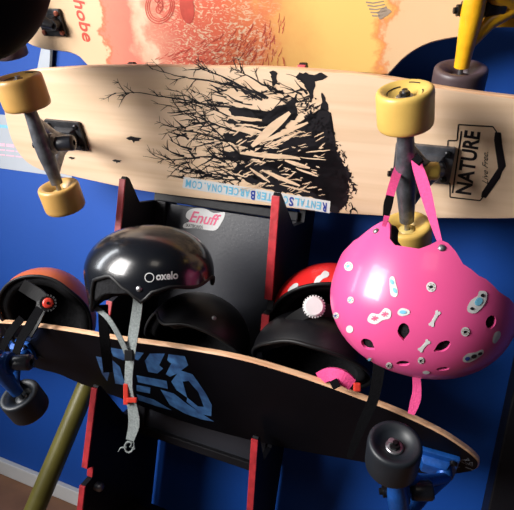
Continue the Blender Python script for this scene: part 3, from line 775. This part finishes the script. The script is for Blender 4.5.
def rivet(root, p, n, mt_='steel', r=.0042):
    bm = bmesh.new(); lathe(bm, p-n*.001, n, [(r, 0), (r, .0015), (r*.6, .003), (0, .0032)], 16); link('rivet', bm_me(bm), M[mt_], root, None, True)
def rivet_px(root, bv, px, py, r=.0042):
    h = bv.ray_cast(CP, ray(px, py).normalized())
    if h[0] is None: return
    n = h[1] if h[1].dot(ray(px, py)) < 0 else -h[1]; rivet(root, h[0], n, 'steel', r)
def rimtable(K):
    def f(a):
        d = abs(((math.degrees(a)+180) % 360)-180)
        for (a0, z0), (a1, z1) in zip(K, K[1:]):
            if d <= a1: return z0+(z1-z0)*sstep(a0, a1, d)
        return K[-1][1]
    return f
def tabs(base, tabsz, notch, a1=55, a2=118, an=88, back=None):
    def f(a):
        d = math.degrees(a) % 360; d = d if d <= 180 else 360-d
        z = base+(back-base if back is not None else 0)*sstep(90, 150, d)
        z += -tabsz*math.exp(-((d-a1)/15)**2) - tabsz*math.exp(-((d-a2)/17)**2) + notch*math.exp(-((d-an)/15)**2)
        return z
    return f
# black glossy helmet
cA = U(149, 270, .635)
rA, sA, bA, fA, frA = helmet('helmet', 'glossy black oxelo helmet with dangling grey strap, in front of the rack panel', cA, V((.93, -.36, .20)), V((-.17, -.06, .98)), M['black'], la=.108, wb=.090, hc=.070,
                             linrim=rimtable([(0, -.012), (40, -.014), (80, -.018), (110, -.036), (150, -.048), (180, -.044)]), rimf=rimtable([(0, -.016), (25, -.010), (38, -.014), (50, -.028), (60, -.012), (76, .008), (92, .002), (112, -.044), (130, -.058), (180, -.05)]))
PA = bvh_proj(bA)
bm = bmesh.new(); text_mesh(bm, PA, 'oxelo', (156, 280), (22, -1.5), (0, -7.5), 0, .03)
for rr in (4.4,):
    q = circ(149.5, 277.5, rr, rr, 24)
    for i in range(24): stroke(bm, PA, [q[i], q[(i+1) % 24]], .9, .9)
link('logo', bm_me(bm), M['white'], sA, 'white oxelo logo')
rivet_px(rA, bA, 139, 289); rivet_px(rA, bA, 89, 306)
ribbon('strap', [(139, 290, .585, 9), (137, 310, .60, 10), (134, 330, .615, 10), (131, 352, .625, 9), (129, 372, .63, 8), (129, 392, .635, 8), (133, 410, .64, 10), (134, 425, .645, 11), (130, 440, .65, 8)], M['greyweb'], rA, 'grey webbing strap')
ribbon('strap', [(96, 308, .60, 5), (108, 318, .60, 5), (120, 338, .612, 5), (128, 356, .624, 5)], M['greyweb'], rA, 'grey webbing strap')
bm = bmesh.new(); boxf(bm, U(129, 355, .622), right, down, fwd, .007, .009, .003, .0015); link('strap_slider', bm_me(bm), M['rubber'], rA)
bm = bmesh.new(); boxf(bm, U(126, 394, .632), right, down, fwd, .004, .017, .003, .0015); boxf(bm, U(132, 400, .632), right, down, fwd, .008, .004, .003, .0015); link('buckle', bm_me(bm), M['rbush'], rA, 'red plastic buckle')
bm = bmesh.new()
c0 = U(129, 447, .65)
tube(bm, [c0+right*math.cos(a)*.007+down*math.sin(a)*.009 for a in [i*.5 for i in range(12)]], [.0018]*12, 8)
tube(bm, [c0-right*.004, c0-right*.014+down*.001, c0-right*.018+down*.008], [.0016, .0012, .0006], 8)
tube(bm, [c0+right*.002, c0+right*.008-down*.012, c0+right*.009+down*.004], [.0016, .0012, .0016], 8)
link('frayed_end', bm_me(bm), M['greyweb'], rA, 'frayed grey strap end')
# black strap hanging from it over the deck
ribbon('strap', [(103, 305, .60, 10), (104, 330, .635, 10), (106, 350, .655, 10), (108, 372, .69, 9)], M['web'], rA, 'black webbing strap')
# darker black helmet below it
cBk = U(196, 343, .745)
rB, sB, bB, fB, frB = helmet('helmet', 'matt black helmet half hidden beneath the glossy black oxelo one', cBk, V((.6, -.8, .0)), V((.02, .62, .78)), M['matblack'], la=.104, wb=.092, hc=.088, rimf=tabs(-.004, .008, .018, 60, 125, 90))
rivet_px(rB, bB, 214, 318, .004)
# orange helmet
cC = U(48, 316, .765)
rC, sC, bC, fC, frC = helmet('helmet', 'orange shelled helmet at the far left, showing its black foam lining and red dial', cC, V((-.2, -.4, 1)), V((-.34, .87, .32)), M['orange'], la=.104, wb=.094, hc=.085, rimf=tabs(-.012, .004, .004), th=.004)
PC = bvh_proj(bC)
bm = bmesh.new(); dc = U(48, 303, .70); ax = (CP-dc).normalized(); lathe(bm, dc, ax, [(0, .012), (.006, .012), (.0095, .011), (.010, .0)], 28); link('dial', bm_me(bm), M['rbush'], rC, 'red adjusting dial', True)
bm = bmesh.new(); lathe(bm, dc, ax, [(.0, .0135), (.0028, .0135), (.0032, .010)], 16); link('dial_cap', bm_me(bm), M['bolt'], rC)
bm = bmesh.new()
for k in range(16):
    a = 2*math.pi*k/16; boxf(bm, dc+(right*math.cos(a)+down*math.sin(a))*.0145+ax*.003, right*math.cos(a)+down*math.sin(a), -right*math.sin(a)+down*math.cos(a), ax, .002, .0016, .003)
lathe(bm, dc, ax, [(.010, .004), (.0145, .004), (.0145, 0), (0.010, 0)], 28); link('dial_gear', bm_me(bm), M['rubber'], rC)
ribbon('fit_band', [(22, 285, .70, 12), (32, 291, .705, 13), (43, 300, .705, 12), (38, 316, .70, 10), (28, 335, .69, 9)], M['rubber'], rC, None, .003)
ribbon('strap', [(40, 308, .69, 8), (30, 325, .67, 9), (20, 342, .655, 8), (14, 362, .65, 7), (12, 380, .66, 6)], M['web'], rC, 'black webbing strap')
ribbon('strap', [(22, 318, .68, 7), (12, 330, .665, 8), (4, 345, .66, 7), (-4, 365, .66, 6)], M['web'], rC, 'black webbing strap')
# red helmet
cR = U(334, 322, .79)
rR, sR, bR, fR, frR = helmet('helmet', 'red helmet with white stickers and white dial, behind the pink helmet', cR, V((-.6, -.6, .3)), V((-.24, .72, .62)), M['redshell'], la=.108, wb=.098, hc=.094, rimf=tabs(-.002, .0, .0), th=.004)
PR_ = bvh_proj(bR); bm = bmesh.new()
poly_curved(bm, PR_, cr([(314, 283), (317, 277), (321, 275), (324, 271), (329, 273), (328, 277), (323, 279), (319, 283)], True, 2))
link('sticker', bm_me(bm), M['white'], rR, 'white cut-out sticker'); bm = bmesh.new(); poly_curved(bm, PR_, circ(293, 289, 3, 7.5, rot=.75)); link('sticker', bm_me(bm), M['white'], rR, 'oval white sticker')
dc = U(314, 307, .675); ax = (CP-dc+V((0, 0, .1))).normalized()
bm = bmesh.new(); lathe(bm, dc, ax, [(0, .010), (.0125, .010), (.0145, .008), (.0155, .0)], 32)
for k in range(24):
    a = 2*math.pi*k/24; u_, v_ = frame(ax); boxf(bm, dc+(u_*math.cos(a)+v_*math.sin(a))*.0155+ax*.003, u_*math.cos(a)+v_*math.sin(a), -u_*math.sin(a)+v_*math.cos(a), ax, .0012, .001, .003)
auto(link('dial', bm_me(bm), M['white'], rR, 'white adjusting dial'))
ribbon('fit_band', [(288, 322, .70, 10), (302, 314, .69, 12), (318, 309, .685, 13), (334, 312, .69, 12)], M['rubber'], rR, None, .003)
# black helmet in front of the red one
cE = U(312, 362, .735)
rE, sE, bE, fE, frE = helmet('helmet', 'matt black helmet with pink strap pad, in front of the red helmet', cE, V((.9, -.4, -.1)), V((-.05, .62, .8)), M['matblack'], la=.098, wb=.092, hc=.080, rimf=tabs(-.008, .0, .004, 40, 140, 90))
ribbon('strap_pad', [(320, 378, .69, 13), (330, 374, .675, 13), (342, 377, .67, 14), (352, 384, .675, 12)], M['pinkweb'], rE, 'pink padded chin strap', .006)
ribbon('strap', [(333, 380, .665, 8), (337, 388, .66, 8)], M['web'], rE)
ribbon('strap', [(380, 352, .66, 12), (378, 375, .655, 12), (373, 400, .655, 11), (362, 425, .665, 10), (354, 445, .68, 8), (349, 458, .69, 6)], M['web'], rE, 'black webbing strap over the deck edge')
bm = bmesh.new(); boxf(bm, U(357, 387, .665), right, down, fwd, .005, .006, .003, .002); link('buckle', bm_me(bm), M['rbush'], rE, 'red buckle')
# hanging helmet top left
cG = U(-33, -22, .52)
rG, sG, bG, fG, frG = helmet('helmet', 'large black helmet cut off by the top left corner, in front of the topmost longboard', cG, V((1, 0, 0)), V((0, -.25, -.95)), M['webshell'], la=.118, wb=.092, hc=.116, rimf=lambda a: -.03)

# pink helmet, hanging upside down from the truck
cP = U(419, 302, .655)
def pink_rim(a):
    d = abs(((math.degrees(a)+180) % 360)-180)
    K = [(0, -.010), (20, -.016), (40, -.026), (58, -.040), (70, -.050), (77, -.066), (83, -.076), (88, -.068), (93, -.058), (112, -.058), (116, -.066), (120, -.084), (127, -.090), (134, -.080), (146, -.062), (160, -.046), (180, -.026)]
    for (a0, z0), (a1, z1) in zip(K, K[1:]):
        if d <= a1: return z0+(z1-z0)*sstep(a0, a1, d)
    return K[-1][1]
def td(cx, cy, wx, wy, rot):           # teardrop, its point towards +y before turning
    out = []
    for i in range(22):
        a = 2*math.pi*i/22; x, y = wx*math.cos(a), wy*math.sin(a)
        if y > 0: x *= (1-.75*(y/wy)**1.5)
        out.append((cx+x*math.cos(rot)-y*math.sin(rot), cy+x*math.sin(rot)+y*math.cos(rot)))
    return out
vents = [td(403.5, 332, 6.4, 9, 0), td(368, 345, 4.8, 8.5, -.95), td(442, 347, 5.2, 10, 1.05), circ(403, 363.5, 7, 2.8), circ(491, 322, 5.2, 7.2, rot=.3), circ(368, 364, 7, 1.8, rot=.15), circ(443, 369, 7, 1.6, rot=-.1)]
UPP = V((-.02, -.20, -.97))
rP, sP, bP, fP, frP = helmet('helmet', 'pink stickered helmet hanging upside down by its strap from the tree longboard truck', cP, V((.98, -.02, -.03)), UPP, M['pink'], la=.116, wb=.098, hc=.096, taper=.09, rimf=pink_rim, trim=False, vents=vents)
PP = bvh_proj(bP)
PP2 = bvh_proj(bP, .0013)
def sticker(pts, draws=(), label=None):
    """one cut-out sticker with its printed drawing (material, polygon) laid on the helmet"""
    bm = bmesh.new(); poly_curved(bm, PP, pts)
    if not bm.verts: bm.free(); return
    o = link('sticker', bm_me(bm), M['white'], rP, label)
    if draws:
        ms = []; bm = bmesh.new()
        for mn, q in draws:
            if mn not in ms: ms.append(mn)
            if len(q) == 2: stroke(bm, PP2, q, .9, .9, ms.index(mn))
            else: poly_curved(bm, PP2, q, ms.index(mn), 2)
        if bm.verts: link('print', bm_me(bm), [M[k] for k in ms], o)
        else: bm.free()
for x, y, r_, c_ in ((349, 266.5, 4.4, 'sky'), (351, 300, 3.2, 'sky'), (350, 329, 3.6, None), (336.5, 315.5, 3, 'navy'), (431, 287, 4.8, 'ink'), (465, 331.5, 4.4, 'ink'), (370, 359, 3.6, 'sky'), (421, 360, 3.2, 'ink'), (389, 365, 3, 'ink')):
    d = []
    if c_:
        d = [(c_, circ(x-.3, y, r_*.42, r_*.3, 10, -.6))]; q = circ(x, y, r_*.66, r_*.66, 12)
        d += [('greyprint', [q[i], q[(i+1) % 12]]) for i in range(0, 12, 2)]
    sticker(circ(x, y, r_, r_*1.05), d, 'small round white sticker')
sticker(cr([(390, 278), (394, 277), (396, 284), (398, 292), (396, 297), (391, 295), (390, 287)], True, 3), [('sky', circ(392, 282, 1.7, 3, 10, -.5)), ('sky', circ(395, 290.5, 1.7, 3, 10, -.5))], 'white sticker with two light blue figures')
sticker(cr([(368, 318), (372, 313), (379, 314), (385, 308), (391, 311), (390, 318), (383, 320), (376, 324), (369, 322)], True, 3),
        [('pinkink', [(p[0]+math.cos(k*.9)*3.4, p[1]+math.sin(k*.9)*2.8), (p[0]-math.cos(k*.9)*3.4, p[1]-math.sin(k*.9)*2.8)]) for p in ((375, 318), (385, 314)) for k in range(4)], 'white sticker with two pink rosettes')
sticker(cr([(398, 311), (402, 308), (409, 310), (409, 314), (402, 316), (398, 314)], True, 3), [('sky', circ(403, 312, 3.6, 1.8, 12))], 'white sticker with a blue oval')
def bone(a, b):
    dx, dy = b[0]-a[0], b[1]-a[1]; l = math.hypot(dx, dy); dx /= l; dy /= l; nx, ny = -dy, dx
    pr_ = [(0, 3), (-1.4, 1.6), (-.6, 0), (-1.4, -1.6), (0, -3), (2.5, -1.7), (l-2.5, -1.7), (l, -3), (l+1.4, -1.6), (l+.6, 0), (l+1.4, 1.6), (l, 3), (l-2.5, 1.7), (2.5, 1.7)]
    sticker([(a[0]+dx*s+nx*t, a[1]+dy*s+ny*t) for s, t in pr_], (), 'white bone shaped sticker')
bone((438, 312), (431, 325)); bone((428, 341), (420, 350))
sticker(cr([(467, 307), (471, 300), (477, 296), (479, 291), (486, 292), (486, 300), (482, 307), (475, 313), (468, 312)], True, 3), [('sky', circ(478, 301.5, 3.4, 4.6, 14, .7)), ('ink', circ(482, 295.5, 2, 1.8, 10)), ('ink', circ(471.5, 308.5, 2, 1.6, 10))], 'large white sticker with a blue drawing')
sticker(cr([(463, 357), (468, 353), (475, 352), (482, 349), (483, 353), (477, 358), (469, 362), (463, 361)], True, 3), [('navy', circ(467, 358, 2.6, 2.0, 12, -.35)), ('ink', circ(473.5, 355.7, 3.0, 2.0, 12, -.35)), ('ink', circ(479.5, 353, 2.4, 1.5, 12, -.35))], 'white sticker with dark drawing')
sticker(circ(346, 339, 3.4, 6.3, rot=-.6), [('ink', circ(346, 340, 1.8, 3.6, 10, -.45))], 'oval white sticker with dark drawing')
sticker(circ(398, 373.5, 3.4, 1.8)); sticker(circ(426, 372, 3.6, 1.7))
sticker(cr([(494, 333), (499, 331), (500, 336), (495, 343), (492, 341)], True, 3))
rivet_px(rP, bP, 376, 231, .0040); rivet_px(rP, bP, 442, 248, .0044)
ribbon('strap', [(441, 244, .590, 4), (438, 236, .600, 6), (432, 216, .615, 9), (425, 190, .640, 12), (418, 168, .665, 11), (414, 156, .685, 8), (408, 152, .715, 7)], M['pinkweb'], rP, 'pink webbing strap')
ribbon('strap', [(384, 226, .590, 4), (387, 215, .610, 6), (389, 200, .635, 8), (394, 182, .665, 9), (400, 166, .70, 9), (408, 152, .715, 8)], M['pinkweb'], rP, 'pink webbing strap')
ribbon('strap_slider', [(386, 215, .607, 6), (388, 205, .626, 9), (390, 197, .640, 8)], M['web'], rP, 'black strap slider', .004)
ribbon('strap_slider', [(415, 157, .662, 9), (421, 163, .655, 7)], M['web'], rP, 'black strap slider', .004)
ribbon('strap_tail', [(416, 372, .68, 8), (417, 390, .68, 9), (415, 402, .68, 10), (411, 414, .68, 7)], M['pinkweb'], rP, 'pink strap tail')

# ------------------------------------------------------------------ pole, post, box
bm = bmesh.new(); p0, p1 = U(34, 512, .82), U(90, 378, .95); d = (p0-p1).normalized(); q0 = p0+d*((.012-p0.z)/d.z); tube(bm, [p1-d*.10, p1, p0, q0], [.024]*4, 28)
tag(auto(link('pole', bm_me(bm), M['pole'])), 'olive green round pole leaning on the blue wall behind the rack', 'pole')
bm = bmesh.new(); p = U(514, 420, .90); boxf(bm, V((p.x+.02, .93, .36)), EX, EY, EZ, .03, .03, .36, .003)
tag(link('post', bm_me(bm), M['blackwood']), 'dark post standing against the wall at the right edge of the photo', 'post')
